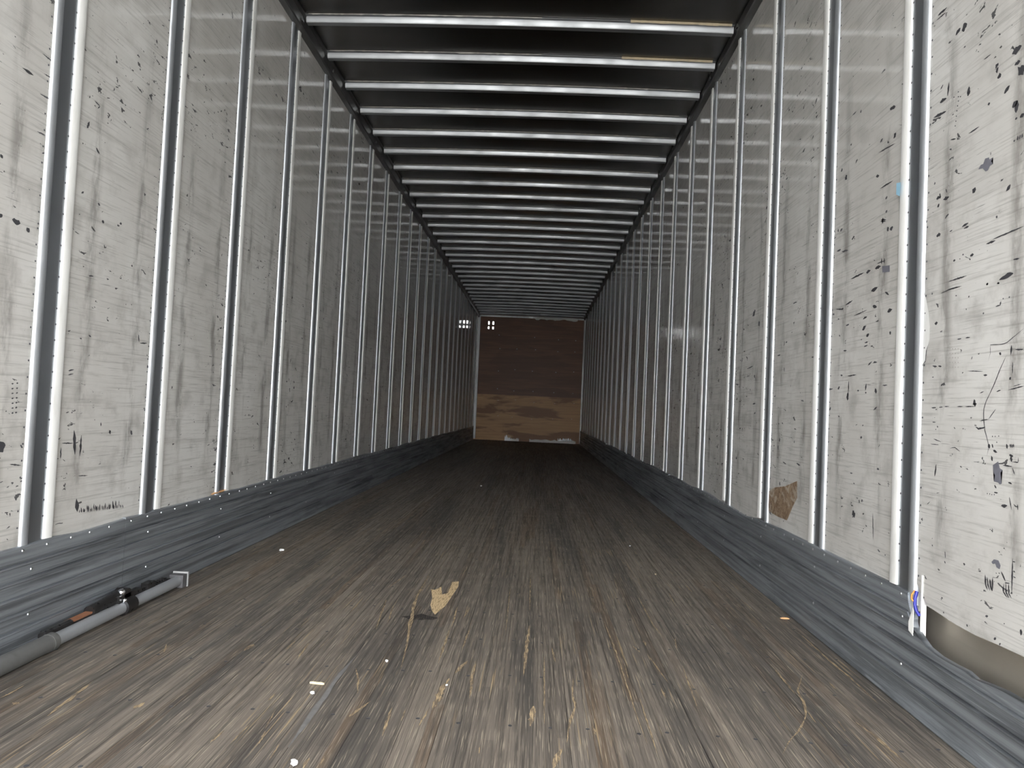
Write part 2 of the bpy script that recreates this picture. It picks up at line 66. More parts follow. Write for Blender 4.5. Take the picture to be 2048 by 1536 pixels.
GREYJOINT = [[(-0.3068,2.1234),(-0.3097,2.072),(-0.3135,2.0246),(-0.3185,1.9811),(-0.3175,1.9312),(-0.3176,1.8858),(-0.3165,1.8414),(-0.3148,1.7984),(-0.3175,1.7619),(-0.3166,1.7233),(-0.3148,1.6853),(-0.313,1.6492),(-0.3108,1.6139),(-0.3089,1.5802),(-0.3083,1.5491),(-0.3063,1.5473),(-0.3049,1.5766),(-0.3046,1.608),(-0.3016,1.6382),(-0.3008,1.672),(-0.3014,1.7084),(-0.3007,1.7451),(-0.3033,1.7872),(-0.3007,1.8256),(-0.3051,1.873),(-0.3067,1.9198),(-0.3055,1.9644),(-0.3042,2.0124),(-0.3054,2.0664),(-0.3049,2.1207)]]


# ------------------------------------------------------------------ helpers
class MB:
    def __init__(s):
        s.v, s.f = [], []
    def add(s, verts, faces):
        n = len(s.v)
        s.v += [tuple(p) for p in verts]
        s.f += [tuple(i + n for i in f) for f in faces]
    def box(s, x0, x1, y0, y1, z0, z1):
        s.add([(x, y, z) for z in (z0, z1) for y in (y0, y1) for x in (x0, x1)],
              [(0, 2, 3, 1), (4, 5, 7, 6), (0, 1, 5, 4), (2, 6, 7, 3), (0, 4, 6, 2), (1, 3, 7, 5)])
    def sweep(s, prof, a, b, axis, closed=True, cap=True):
        """prof: list of 2-D points, swept from a to b along axis ('y' or 'z' or 'x')."""
        def P(p, t):
            return {'y': (p[0], t, p[1]), 'z': (p[0], p[1], t), 'x': (t, p[0], p[1])}[axis]
        n = len(prof)
        vs = [P(p, a) for p in prof] + [P(p, b) for p in prof]
        fs = [(i, (i + 1) % n, n + (i + 1) % n, n + i) for i in range(n if closed else n - 1)]
        if closed and cap:
            fs += [tuple(range(n))[::-1], tuple(range(n, 2 * n))]
        s.add(vs, fs)
    def tube(s, p, q, r0, r1=None, n=14, cap=True):
        r1 = r0 if r1 is None else r1
        p, q = Vector(p), Vector(q)
        d = (q - p).normalized()
        a = d.orthogonal().normalized(); b = d.cross(a)
        vs = [p + r0 * (math.cos(t) * a + math.sin(t) * b) for t in [2 * math.pi * k / n for k in range(n)]]
        vs += [q + r1 * (math.cos(t) * a + math.sin(t) * b) for t in [2 * math.pi * k / n for k in range(n)]]
        fs = [(i, (i + 1) % n, n + (i + 1) % n, n + i) for i in range(n)]
        if cap:
            fs += [tuple(range(n))[::-1], tuple(range(n, 2 * n))]
        s.add(vs, fs)
    def dome(s, c, nrm, r, h, n=7):
        """a small rivet head"""
        c, d = Vector(c), Vector(nrm).normalized()
        a = d.orthogonal().normalized(); b = d.cross(a)
        vs = []
        for rr, hh in ((r, 0), (r * .75, h * .7)):
            vs += [c + rr * (math.cos(2 * math.pi * k / n) * a + math.sin(2 * math.pi * k / n) * b) + d * hh for k in range(n)]
        vs.append(c + d * h)
        fs = [(i, (i + 1) % n, n + (i + 1) % n, n + i) for i in range(n)] + [(n + i, n + (i + 1) % n, 2 * n) for i in range(n)]
        s.add(vs, fs)
    def build(s, name, mat, parent=None, loc=(0, 0, 0), smooth=False, recalc=True):
        me = bpy.data.meshes.new(name)
        me.from_pydata(s.v, [], s.f)
        if recalc:
            bm = bmesh.new(); bm.from_mesh(me)
            bmesh.ops.recalc_face_normals(bm, faces=bm.faces)
            bm.to_mesh(me); bm.free()
        me.materials.append(mat)
        if smooth:
            for p in me.polygons: p.use_smooth = True
        return place(name, me, parent, loc)

def place(name, me, parent=None, loc=(0, 0, 0)):
    o = bpy.data.objects.new(name, me)
    C.objects.link(o)
    o.location = loc
    if parent: o.parent = parent
    return o

def empty(name, loc):
    return place(name, None, None, loc)

def tag(o, label=None, cat=None, kind=None, group=None):
    for k, v in (('label', label), ('category', cat), ('kind', kind), ('group', group)):
        if v: o[k] = v
    return o

def smooth_by_angle(o, deg=35):
    me = o.data
    for p in me.polygons: p.use_smooth = True
    me.set_sharp_from_angle(angle=math.radians(deg))

def lens(pts, wd, rnd, jit=.3):
    """a tapered ragged outline along a polyline"""
    pts = [Vector(p) for p in pts]
    L = [0.0]
    for a, b in zip(pts, pts[1:]): L.append(L[-1] + (b - a).length)
    n = int(min(16, max(5, L[-1] / max(wd * .9, 1e-5))))
    A, B = [], []
    for i in range(n + 1):
        t = i / n * L[-1]
        k = max(j for j in range(len(pts) - 1) if L[j] <= t + 1e-9)
        e = min(1, (t - L[k]) / max(L[k + 1] - L[k], 1e-9))
        c = pts[k] + (pts[k + 1] - pts[k]) * e
        d = (pts[k + 1] - pts[k]).normalized(); nn = Vector((-d.y, d.x))
        w = wd * .5 * max(.12, 1 - abs(2 * i / n - 1) ** 2.4)
        A.append(c + nn * w * (1 + rnd.uniform(-jit, jit)))
        B.append(c - nn * w * (1 + rnd.uniform(-jit, jit)))
    return A + B[::-1]

def ribbon(mb, poly, to3d, n_pairs=True):
    """fills a lens outline (A side then reversed B side) with quads"""
    m = len(poly) // 2
    vs = [to3d(p) for p in poly]
    mb.add(vs, [(i, i + 1, 2 * m - 2 - i, 2 * m - 1 - i) for i in range(m - 1)])

def flatpoly(mb, poly, to3d):
    """an irregular outline as a triangulated patch"""
    bm = bmesh.new()
    f = bm.faces.new([bm.verts.new(to3d(p)) for p in poly])
    bmesh.ops.triangulate(bm, faces=[f])
    bm.verts.index_update()
    mb.add([v.co[:] for v in bm.verts], [tuple(v.index for v in g.verts) for g in bm.faces])
    bm.free()

# ------------------------------------------------------------------ materials
class NT:
    def __init__(s, name):
        s.m = bpy.data.materials.new(name); s.m.use_nodes = True
        s.t = s.m.node_tree; s.n = s.t.nodes
        s.bsdf = s.n['Principled BSDF']
    def node(s, typ, **kw):
        nd = s.n.new(typ)
        for k, v in kw.items(): setattr(nd, k, v)
        return nd
    def put(s, sock, v):
        if isinstance(v, bpy.types.NodeSocket): s.t.links.new(v, sock)
        elif isinstance(v, (tuple, list)): sock.default_value = tuple(v) + ((1,) if len(v) == 3 and sock.type == 'RGBA' else ())
        else: sock.default_value = v
    def pos(s): return s.node('ShaderNodeNewGeometry').outputs['Position']
    def objc(s): return s.node('ShaderNodeTexCoord').outputs['Object']
    def rnd(s): return s.node('ShaderNodeObjectInfo').outputs['Random']
    def scale(s, v, k, off=(0, 0, 0)):
        nd = s.node('ShaderNodeMapping'); s.put(nd.inputs[0], v); nd.inputs['Scale'].default_value = k; nd.inputs['Location'].default_value = off
        return nd.outputs[0]
    def noise(s, v, sc=1.0, detail=3.0, rough=.55, dist=0.0):
        nd = s.node('ShaderNodeTexNoise'); s.put(nd.inputs['Vector'], v)
        nd.inputs['Scale'].default_value = sc; nd.inputs['Detail'].default_value = detail
        nd.inputs['Roughness'].default_value = rough; nd.inputs['Distortion'].default_value = dist
        return nd.outputs['Fac']
    def white(s, v):
        nd = s.node('ShaderNodeTexWhiteNoise', noise_dimensions='3D'); s.put(nd.inputs['Vector'], v); return nd.outputs['Value']
    def math(s, op, a, b=0.0, c=0.0, clamp=False):
        nd = s.node('ShaderNodeMath', operation=op); nd.use_clamp = clamp
        s.put(nd.inputs[0], a); s.put(nd.inputs[1], b); s.put(nd.inputs[2], c); return nd.outputs[0]
    def step(s, v, a, b, lo=0.0, hi=1.0):
        nd = s.node('ShaderNodeMapRange', interpolation_type='SMOOTHSTEP')
        s.put(nd.inputs[0], v); s.put(nd.inputs[1], a); s.put(nd.inputs[2], b); s.put(nd.inputs[3], lo); s.put(nd.inputs[4], hi)
        return nd.outputs[0]
    def mix(s, f, a, b, mode='MIX'):
        nd = s.node('ShaderNodeMix', data_type='RGBA', blend_type=mode)
        s.put(nd.inputs[0], f); s.put(nd.inputs[6], a); s.put(nd.inputs[7], b); return nd.outputs[2]
    def sep(s, v):
        nd = s.node('ShaderNodeSeparateXYZ'); s.put(nd.inputs[0], v); return nd.outputs
    def comb(s, x, y, z):
        nd = s.node('ShaderNodeCombineXYZ'); s.put(nd.inputs[0], x); s.put(nd.inputs[1], y); s.put(nd.inputs[2], z); return nd.outputs[0]
    def bump(s, h, strength=.3, dist=.002, normal=None):
        nd = s.node('ShaderNodeBump'); s.put(nd.inputs['Height'], h)
        nd.inputs['Strength'].default_value = strength; nd.inputs['Distance'].default_value = dist
        if normal is not None: s.put(nd.inputs['Normal'], normal)
        return nd.outputs[0]
    def out(s, color, rough=.5, metal=0.0, normal=None, spec=.5):
        s.put(s.bsdf.inputs['Base Color'], color); s.put(s.bsdf.inputs['Roughness'], rough)
        s.put(s.bsdf.inputs['Metallic'], metal); s.bsdf.inputs['Specular IOR Level'].default_value = spec
        if normal is not None: s.put(s.bsdf.inputs['Normal'], normal)
        return s.m

def m_plain(name, col, rough=.5, metal=0.0, var=.12, sc=30.0, spec=.5):
    t = NT(name)
    f = t.noise(t.pos(), sc, 4)
    a = tuple(c * (1 - var) for c in col); b = tuple(min(1, c * (1 + var)) for c in col)
    return t.out(t.mix(f, a, b), t.step(f, .2, .8, rough * .85, min(1, rough * 1.15)), metal, t.bump(f, .15, .001), spec)

def m_liner():
    t = NT('white_liner')
    p = t.pos(); lc = t.sep(t.objc()); w = t.sep(p)
    fine = t.noise(t.scale(p, (1, 5.0, 150)), 1, 4, .6)
    mid = t.noise(t.scale(p, (1, 1.6, 26)), 1, 5, .6)
    big = t.noise(t.scale(p, (1, 2.4, 1.1)), 1, 4, .55)
    cloud = t.noise(p, 9.0, 5, .6)
    c = t.mix(t.step(big, .3, .72), (.60, .583, .55), (.71, .70, .672))
    c = t.mix(t.math('MULTIPLY', t.step(fine, .50, .70), .38), c, (.27, .26, .24))
    c = t.mix(t.math('MULTIPLY', t.step(mid, .50, .76), .32), c, (.34, .325, .30))
    c = t.mix(t.math('MULTIPLY', t.step(cloud, .48, .72), t.step(w[2], 2.0, .8, .25, .48)), c, (.34, .325, .30))
    # scratches that run along the wall
    scr = t.noise(t.scale(p, (1, 9.0, 330)), 1, 2, .5)
    scr = t.math('MULTIPLY', t.step(scr, .66, .72), t.step(t.noise(p, 4.0, 3), .42, .62))
    c = t.mix(t.math('MULTIPLY', scr, .55), c, (.17, .165, .16))
    # two upright rub bands on every panel, strongest where freight rubs
    d = t.math('ABSOLUTE', t.math('SUBTRACT', t.math('ABSOLUTE', t.math('ADD', lc[1], t.math('MULTIPLY', t.math('SUBTRACT', t.noise(t.scale(p, (1, .3, 1.2)), 1, 2), .5), .05))), .135))
    band = t.math('SUBTRACT', 1.0, t.step(d, .004, .042))
    bn = t.step(t.noise(t.scale(p, (1, 16, 5.5)), 1, 5, .65), .40, .66)
    zb = t.math('MULTIPLY', t.step(w[2], 2.3, 1.3), t.step(w[2], .36, .55))
    c = t.mix(t.math('MULTIPLY', t.math('MULTIPLY', band, bn), t.math('MULTIPLY', zb, .62)), c, (.15, .135, .12))
    # scuffed dark flecks, clustered
    fl = t.noise(t.scale(p, (1, 24, 46)), 1, 3, .6, .6)
    cl = t.step(t.noise(p, 2.3, 2), .44, .66, .70, .625)
    fleck = t.step(fl, cl, t.math('ADD', cl, .02))
    c = t.mix(t.math('MULTIPLY', fleck, .9), c, (.055, .055, .06))
    # dirty panel edges
    e = t.step(t.math('ABSOLUTE', lc[1]), .215, .243)
    c = t.mix(t.math('MULTIPLY', e, t.math('MULTIPLY', t.step(cloud, .38, .62), .45)), c, (.25, .235, .21))
    wave = t.noise(t.scale(p, (1, 7.0, 2.2)), 1, 2, .5)
    nb = t.bump(wave, .6, .004)
    nb = t.bump(t.math('ADD', t.math('MULTIPLY', fine, t.step(w[2], 1.8, .8, .015, .6)), t.math('MULTIPLY', fleck, -.5)), .35, .0014, nb)
    crk = t.noise(t.scale(p, (1, 16, 60)), 1, 4, .65, 1.5)
    nb = t.bump(t.math('MULTIPLY', crk, t.step(w[2], 1.8, .7, .0, .6)), .30, .0022, nb)
    return t.out(c, t.step(w[2], 1.9, .8, .06, .16), 0, nb, .6)

def m_strip():
    """clean white edge strips that were never rubbed"""
    t = NT('clean_white_strip'); p = t.pos()
    f = t.noise(t.scale(p, (1, 20, 5)), 1, 4)
    return t.out(t.mix(t.step(f, .45, .75), (.86, .855, .83), (.70, .69, .66)), .38, 0, t.bump(f, .1, .001))

def m_metal(name, col, rough, streak=.3, dark=(.12, .12, .125), metal=1.0, axis='z', blot=.8):
    t = NT(name); p = t.pos()
    k = {'z': (24, 24, 1.3), 'y': (24, .8, 24), 'x': (.8, 24, 24)}[axis]
    f = t.noise(t.scale(p, k), 1, 4); g = t.noise(p, 5, 5, .6)
    c = t.mix(t.math('MULTIPLY', t.step(f, .5, .8), streak), col, dark)
    c = t.mix(t.math('MULTIPLY', t.step(g, .55, .8), streak * blot), c, dark)
    return t.out(c, t.step(g, .25, .75, rough * .8, rough * 1.3), metal, t.bump(f, .06, .001) if blot else None)

def m_scuff():
    t = NT('scuff_aluminium'); p = t.pos()
    f = t.noise(t.scale(p, (1, 1.1, 55)), 1, 5, .6); g = t.noise(t.scale(p, (1, 1.4, 20)), 1, 5, .6); h = t.noise(t.scale(p, (1, 4, 160)), 1, 3)
    c = t.mix(t.step(f, .35, .68), (.36, .387, .415), (.17, .181, .197))
    c = t.mix(t.math('MULTIPLY', t.step(g, .50, .72), .65), c, (.075, .078, .085))
    c = t.mix(t.math('MULTIPLY', t.step(h, .60, .70), .4), c, (.5, .53, .56))
    return t.out(c, t.step(g, .3, .7, .36, .62), .55, t.bump(t.math('ADD', f, h), .25, .0012))

def m_floor():
    t = NT('worn_oak_strip'); p = t.pos(); w = t.sep(p); r = t.rnd()
    # each strip is a row of finger-jointed lengths
    seg = t.math('FLOOR', t.math('ADD', t.math('MULTIPLY', w[1], .8), t.math('MULTIPLY', r, 37.0)))
    q = t.white(t.comb(t.math('MULTIPLY', r, 91.7), seg, .5))
    g1 = t.noise(t.scale(p, (95, 1.5, 1)), 1, 5, .62)
    g2 = t.noise(t.scale(p, (330, 7.0, 1)), 1, 4, .6)
    traffic = t.noise(t.scale(p, (5.5, .35, 1)), 1, 4, .6)
    c = t.mix(q, (.150, .129, .109), (.245, .209, .173))
    c = t.mix(t.step(q, .82, .95, 0, .75), c, (.13, .085, .052))
    c = t.mix(t.math('MULTIPLY', t.step(g1, .42, .66), .82), c, (.058, .050, .044))
    c = t.mix(t.math('MULTIPLY', t.step(g2, .48, .68), .62), c, (.33, .285, .235))
    c = t.mix(t.math('MULTIPLY', t.step(traffic, .44, .64), .66), c, (.055, .053, .051))
    # long pale slivers where the grain has lifted
    sv = t.noise(t.scale(p, (150, 3.2, 1)), 1, 2, .5, .3)
    mask = t.step(t.noise(t.scale(p, (3.2, 1.4, 1)), 1, 3), .42, .62)
    c = t.mix(t.math('MULTIPLY', t.math('MULTIPLY', t.step(sv, .62, .69), mask), .75), c, (.44, .33, .20))
    sv2 = t.noise(t.scale(p, (420, 7, 1)), 1, 2, .5)
    c = t.mix(t.math('MULTIPLY', t.step(sv2, .60, .68), .7), c, (.50, .43, .33))
    hgt = t.math('ADD', t.math('MULTIPLY', g1, .6), g2)
    return t.out(c, t.step(g1, .3, .7, .42, .62), 0, t.bump(hgt, .5, .0025), .35)

def m_ply(name, a, b, stain, amount):
    t = NT(name); p = t.pos()
    g = t.noise(t.scale(p, (1.2, 1, 28)), 1, 5, .6); s_ = t.noise(t.scale(p, (.9, 1, 4.2), (0, 0, .6)), 1, 4, .55, .4)
    c = t.mix(t.step(g, .3, .7), a, b)
    c = t.mix(t.math('MULTIPLY', t.step(s_, .46, .56), amount), c, stain)
    return t.out(c, .5, 0, t.bump(g, .2, .001))

def m_roof():
    t = NT('roof_sheet'); p = t.pos()
    g = t.noise(t.scale(p, (1.4, 2.5, 1)), 1, 4); f = t.noise(p, 40, 3)
    c = t.mix(t.step(g, .35, .7), (.19, .183, .172), (.13, .13, .128))
    return t.out(c, .27, 1.0, t.bump(g, .12, .008))

LINER = m_liner(); STRIP = m_strip(); SCUFF = m_scuff(); FLOORM = m_floor(); ROOF = m_roof()
GALV = m_metal('galvanised_post', (.66, .69, .73), .38, .12, (.45, .47, .50), metal=.78, blot=0.0)
def m_web():
    t = NT('dull_post_face'); f = t.noise(t.scale(t.pos(), (1, 6, .8)), 1, 2)
    return t.out(t.mix(f, (.36, .38, .41), (.46, .485, .52)), .32, .9)
WEB = m_web()
BOWM = m_metal('galvanised_bow', (.44, .452, .465), .42, .35, (.22, .22, .22), axis='x')
RAILM = m_metal('dark_rail', (.17, .17, .168), .38, .5, (.07, .07, .07), axis='y', metal=.8)
SKIN = m_metal('bare_inner_skin', (.64, .585, .50), .45, .5, (.48, .44, .37), axis='y', metal=.8)
RIVET = m_plain('bright_rivet', (.72, .74, .76), .3, 1.0)
RIVETD = m_plain('dirty_rivet', (.10, .10, .11), .5, .6)
BLACK = m_plain('scuffed_black', (.050, .050, .056), .6, 0, .3)
GREYP = m_plain('exposed_grey_backing', (.17, .17, .20), .6, 0, .3)
FAINT = m_plain('faint_imprint', (.36, .345, .32), .6, 0, .15)
def m_tape():
    t = NT('brown_tape_residue'); p = t.pos()
    f = t.noise(p, 45, 5, .7, 1.2); g = t.noise(p, 14, 3, .5, 2.0)
    c = t.mix(t.step(f, .38, .62), (.17, .105, .06), (.33, .24, .16))
    return t.out(t.mix(t.step(g, .50, .64, 0, .6), c, (.50, .44, .37)), .6, 0, t.bump(f, .4, .002))
BROWN = m_tape()
BLUE = m_plain('blue_smear', (.35, .62, .80), .5)
SEALW = m_plain('grey_sealant', (.50, .48, .45), .7, 0, .35)
SEALT = m_plain('tan_foam', (.62, .52, .36), .8, 0, .3)
def m_gouge(name='bare_oak', a=(.17, .135, .10), b=(.50, .375, .225), lo=.40, hi=.62):
    t = NT(name); p = t.pos()
    f = t.noise(t.scale(p, (260, 26, 1)), 1, 4, .6)
    return t.out(t.mix(t.step(f, lo, hi), a, b), .6, 0, t.bump(f, .5, .002), .3)
GOUGE = m_gouge()
PATCHM = m_gouge('bare_oak_chip', (.36, .25, .13), (.72, .55, .33), .34, .56)
SMUDGEM = m_gouge('black_grease', (.030, .028, .027), (.12, .10, .085), .50, .62)
GREYJ = m_plain('grey_grit', (.17, .165, .16), .8, 0, .5, 50)
PLYU = m_ply('dark_plywood', (.200, .086, .042), (.145, .060, .030), (.105, .044, .024), .5)
PLYL = m_ply('tan_plywood', (.54, .315, .135), (.44, .245, .10), (.20, .085, .036), .85)
FRAMEM = m_metal('front_frame', (.55, .56, .56), .45, .35, (.2, .2, .2), metal=.7)
PALE = m_plain('torn_white_flashing', (.75, .73, .68), .6, 0, .25, 50)
CONC = m_plain('yard_concrete', (.36, .355, .34), .85, 0, .15, 3)
TUBEO = m_metal('dull_steel_tube', (.20, .20, .195), .55, .5, (.11, .11, .10), axis='x', metal=.6)
TUBEI = m_metal('light_steel_tube', (.44, .455, .475), .42, .2, (.25, .26, .27), axis='y', metal=.55)
JACKB = m_plain('oily_black_steel', (.016, .015, .015), .30, .0, .15, 60)
RUST = m_plain('orange_rust', (.27, .115, .060), .75, 0, .35, 80)
CHROME = m_plain('bright_bolt', (.9, .9, .92), .12, 1.0, .03)
RUBBER = m_plain('grey_rubber', (.10, .098, .102), .8, 0, .2, 60)
RIMM = m_plain('pale_rubber_rim', (.40, .40, .40), .8, 0, .2, 60)
PAPER = m_plain('white_paper', (.85, .85, .85), .8, 0, .05)
WOODCHIP = m_plain('pale_splinter', (.68, .58, .40), .7, 0, .15, 90)
WOODOR = m_plain('orange_chip', (.78, .45, .22), .7, 0, .15, 90)
WIREB = m_plain('blue_wire_jacket', (.03, .035, .32), .4, 0, .1)
WIREO = m_plain('orange_wire_jacket', (.75, .30, .06), .4, 0, .1)

# ------------------------------------------------------------------ ground outside
g = MB(); g.box(-60, 60, -60, 60, -1.40, -1.30)
tag(g.build('ground', CONC), kind='structure')

# ------------------------------------------------------------------ floor: boards of glued oak strips
fl = MB(); fl.box(-XW - .05, XW + .05, YR, YF + .06, -.16, -.032)
floor = tag(fl.build('floor', SKIN), kind='structure')
NB, NS = 8, 11
bw = (2 * XW - .012) / NB
rnd = random.Random(3)
for b in range(NB):
    x0 = -XW + .006 + b * bw
    base = MB(); base.box(x0 + .001, x0 + bw - .001, YR, YF - .002, -.032, -.010)
    board = base.build('floor_board', FLOORM, floor)
    sw = (bw - .0008) / NS
    for k in range(NS):
        dz = rnd.uniform(-.0010, .0)
        a, c = x0 + .0004 + k * sw, x0 + .0004 + (k + 1) * sw
        st = MB()
        pr = [(a + .0001, -.010), (c - .0001, -.010), (c - .0001, dz - .0006), (c - .0008, dz), (a + .0008, dz), (a + .0001, dz - .0006)]
        pr = [(u - x0, v) for u, v in pr]
        st.sweep(pr, YR, YF - .002, 'y')
        st.build('oak_strip', FLOORM, board, (x0, 0, 0))
rnd = random.Random(11)
gm = MB()
for s_ in GOUGES:
    pts = [(s_[i], s_[i + 1]) for i in range(0, len(s_) - 1, 2)]
    ribbon(gm, lens(pts, s_[-1] * 1.0, rnd, .6), lambda p: (p[0], p[1], .0006))
tag(gm.build('splintered_grain', GOUGE, floor, recalc=False), kind='stuff')
pm = MB(); flatpoly(pm, PATCH, lambda p: (p[0], p[1], .0008)); pm.build('bare_chip', PATCHM, floor)
pm = MB()
for q in SMUDGE: flatpoly(pm, q, lambda p: (p[0], p[1], .0005))
pm.build('grease_smudge', SMUDGEM, floor)
pm = MB()
for q in GREYJOINT: flatpoly(pm, q, lambda p: (p[0], p[1], .0005))
pm.build('gritty_seam', GREYJ, floor)
# screw heads over every crossmember
sm = MB()
for j in range(14):
    y = 1.42 + j * .3048
    for b in range(NB):
        for e in (.055, bw - .055, bw / 2):
            sm.dome((-XW + .006 + b * bw + e + rnd.uniform(-.02, .02), y + rnd.uniform(-.012, .012), -.0004), (0, 0, 1), .0055, .0012, 8)
tag(sm.build('floor_screws', RIVETD, floor), kind='stuff')

# ------------------------------------------------------------------ walls
POSTS = [POST0 + PITCHP * k for k in range(-2, NPOST)]
PW0, PW1 = -.058, .068     # a post's reach along the wall, from its centre line
PLEN = PITCHP - (PW1 - PW0) + .004

def make_wall(s, name):
    X = lambda h: s * (XW - h)            # h is the height above the liner, into the room
    zr = RAILZ[s]
    sk = MB(); sk.box(*sorted((X(-.05), X(-.046))), YR, YF + .06, -.16, ZROOF + .02)
    wall = tag(sk.build(name, SKIN), kind='structure')
    # liner panels (one mesh, shared)
    pan = MB(); pan.box(*sorted((X(0), X(-.006))), -PLEN / 2, PLEN / 2, ZS - .02, zr + .05)
    pm_ = None
    panels = []
    for k in range(len(POSTS) - 1):
        yc = (POSTS[k] + PW1 + POSTS[k + 1] + PW0) / 2
        if s > 0 and k == 1:              # the panel next to the rear is torn along its foot
            mb = MB()
            top = zr + .05
            y1 = PLEN / 2
            edge = [(y - yc, z) for y, z in PANEL_EDGE]
            prof = [(y1, top), (y1, edge[0][1] + .03)] + [(min(y, y1), z) for y, z in edge if y > -PLEN / 2] + [(-PLEN / 2, .2917), (-PLEN / 2, top)]
            n = len(prof)
            vs = [(X(0), a, b) for a, b in prof] + [(X(-.006), a, b) for a, b in prof]
            mb.add(vs, [tuple(range(n)), tuple(range(n, 2 * n))[::-1]] + [(i, (i + 1) % n, n + (i + 1) % n, n + i) for i in range(n)])
            o = mb.build('liner_panel', LINER, wall, (0, yc, 0))
        elif pm_ is None:
            o = pan.build('liner_panel', LINER, wall, (0, yc, 0)); pm_ = o.data
        else:
            o = place('liner_panel', pm_, wall, (0, yc, 0))
        panels.append((o, yc))
    mb = MB(); mb.box(*sorted((X(0), X(-.006))), POSTS[-1] + PW1, YF, ZS - .02, zr + .05)
    mb.build('liner_panel', LINER, wall)
    mb = MB(); mb.box(*sorted((X(0), X(-.006))), YR, POSTS[0] + PW0, ZS - .02, zr + .05)
    mb.build('liner_panel', LINER, wall)
    # posts
    prof = [(-.060, -.004), (-.0578, .001), (-.0565, .0050), (-.0530, .0084), (-.0450, .0102), (-.0345, .0106), (-.0315, .0088), (-.0308, .0040), (-.0300, -.010), (-.060, -.010)]
    mp = MB(); mp.sweep([(X(h), u) for u, h in prof], ZS - .045, zr + .034, 'z')
    mw = MB(); mw.sweep([(X(h), u) for u, h in [(-.0310, .0042), (.0345, .0042), (.0345, -.010), (-.0310, -.010)]], ZS - .046, zr + .033, 'z')
    strip = [(.0325, .0040), (.0345, .0085), (.038, .0100), (.050, .0110), (.064, .0116), (.0675, .0105), (.0675, -.004), (.0325, -.004)]
    ms = MB(); ms.sweep([(X(h), u) for u, h in strip], ZS + .002, zr + .002, 'z')
    pmesh = smesh = wmesh = None
    for k, y in enumerate(POSTS[1:]):
        if pmesh is None:
            o = mp.build('wall_post', GALV, wall, (0, y, 0)); smooth_by_angle(o, 40); pmesh = o.data
            e = ms.build('edge_strip', STRIP, o); smooth_by_angle(e, 40); smesh = e.data
            q = mw.build('post_face', WEB, o); wmesh = q.data
        else:
            o = place('wall_post', pmesh, wall, (0, y, 0)); e = place('edge_strip', smesh, o); place('post_face', wmesh, o)
        if k <= 4:                        # stitch rivets along both edges, only near enough to show
            rv = MB()
            z = ZS + .05
            while z < zr:
                rv.dome((X(0), -.066 + random.uniform(-.001, .001), z), (-s, 0, 0), .0032, .0014, 6)
                rv.dome((X(.0042), .0300, z + .02), (-s, 0, 0), .0034, .0016, 6)
                z += .047
            tag(rv.build('stitch_rivets', RIVETD, o), kind='stuff')
    # top rail with the post bolts
    rl = MB()
    rp = [(X(.004), zr), (X(.030), zr + .004), (X(.036), zr + .012), (X(.040), zr + .060), (X(.052), zr + .068), (X(.052), zr + .082), (X(-.040), zr + .10), (X(-.040), zr)]
    rl.sweep(rp, YR, YF + .05, 'y')
    rail = rl.build('top_rail', RAILM, wall)
    bl = MB()
    for y in POSTS[1:]:
        bl.dome((X(.037), y - .012, zr + .045), (-s, 0, .1), .011, .008, 8)
        bl.box(*sorted((X(.036), X(.046))), y - .026, y + .002, zr + .028, zr + .042)
    tag(bl.build('rail_bolts', RAILM, rail), kind='stuff')
    return wall, panels, X

wall_l, pan_l, XL = make_wall(-1, 'wall_left')
wall_r, pan_r, XR = make_wall(1, 'wall_right')

def put_marks(strokes, panels, X, mat, name, rnd, h=.0006):
    by = {}
    for s_ in strokes:
        pts = [(s_[i], s_[i + 1]) for i in range(0, len(s_) - 1, 2)]
        ym = sum(p[0] for p in pts) / len(pts)
        k = min(range(len(panels)), key=lambda i: abs(panels[i][1] - ym))
        by.setdefault(k, []).append((pts, s_[-1]))
    for k, L in by.items():
        o, yc = panels[k]
        mb = MB()
        for pts, w in L:
            ribbon(mb, lens(pts, w * 1.25, rnd, .4), lambda p: (X(h), max(-PLEN / 2, min(PLEN / 2, p[0] - yc)), p[1]))
        tag(mb.build(name, mat, o, recalc=False), kind='stuff')

rnd = random.Random(5)
for k in ('R0', 'R1', 'R2'): put_marks(MARKS[k], pan_r, XR, BLACK, 'scuff_marks', rnd)
put_marks(MARKS['L0'], pan_l, XL, BLACK, 'scuff_marks', rnd)
put_marks(GRID, pan_r, XR, FAINT, 'pallet_imprint', rnd, .0005)
for poly, mat, nm in [(BLACKPATCH[0], GREYP, 'torn_patch'), (BLACKPATCH[1], GREYP, 'torn_patch'), (GREYPATCH[0], GREYP, 'torn_patch'),
                      (GREYPATCH[1], GREYP, 'torn_patch'), (PEEL, STRIP, 'peeled_edge'), (BROWN_T, BROWN, 'tape_residue')]:
    ym = sum(p[0] for p in poly) / len(poly)
    o, yc = min(pan_r, key=lambda q: abs(q[1] - ym))
    mb = MB(); flatpoly(mb, poly, lambda p: (XR(.0008), p[0] - yc, p[1])); mb.build(nm, mat, o)
mb = MB(); flatpoly(mb, BLUESMEAR[0], lambda p: (XR(.0178), p[0] - .014, p[1])); mb.build('blue_smear', BLUE, wall_r)

# ------------------------------------------------------------------ ribbed scuff plates along the foot of both walls
def scuff_profile(s, top=ZS):
    """(h, z) outline of the ribbed extrusion, from foot to top, h into the room"""
    pts = [(.020, .0), (.022, .004), (.017, .012), (.0135, .030)]
    z = .034
    while z < top - .06:
        pts += [(.0140, z), (.0140, z + .032), (.0165, z + .035), (.0165, z + .0392), (.0078, z + .0402), (.0078, z + .0446)]
        z += .046
    pts = [p for p in pts if p[1] < top - .006]
    pts += [(.0140, z), (.0140, top - .004), (.012, top)]
    return [(h, v) for h, v in pts]

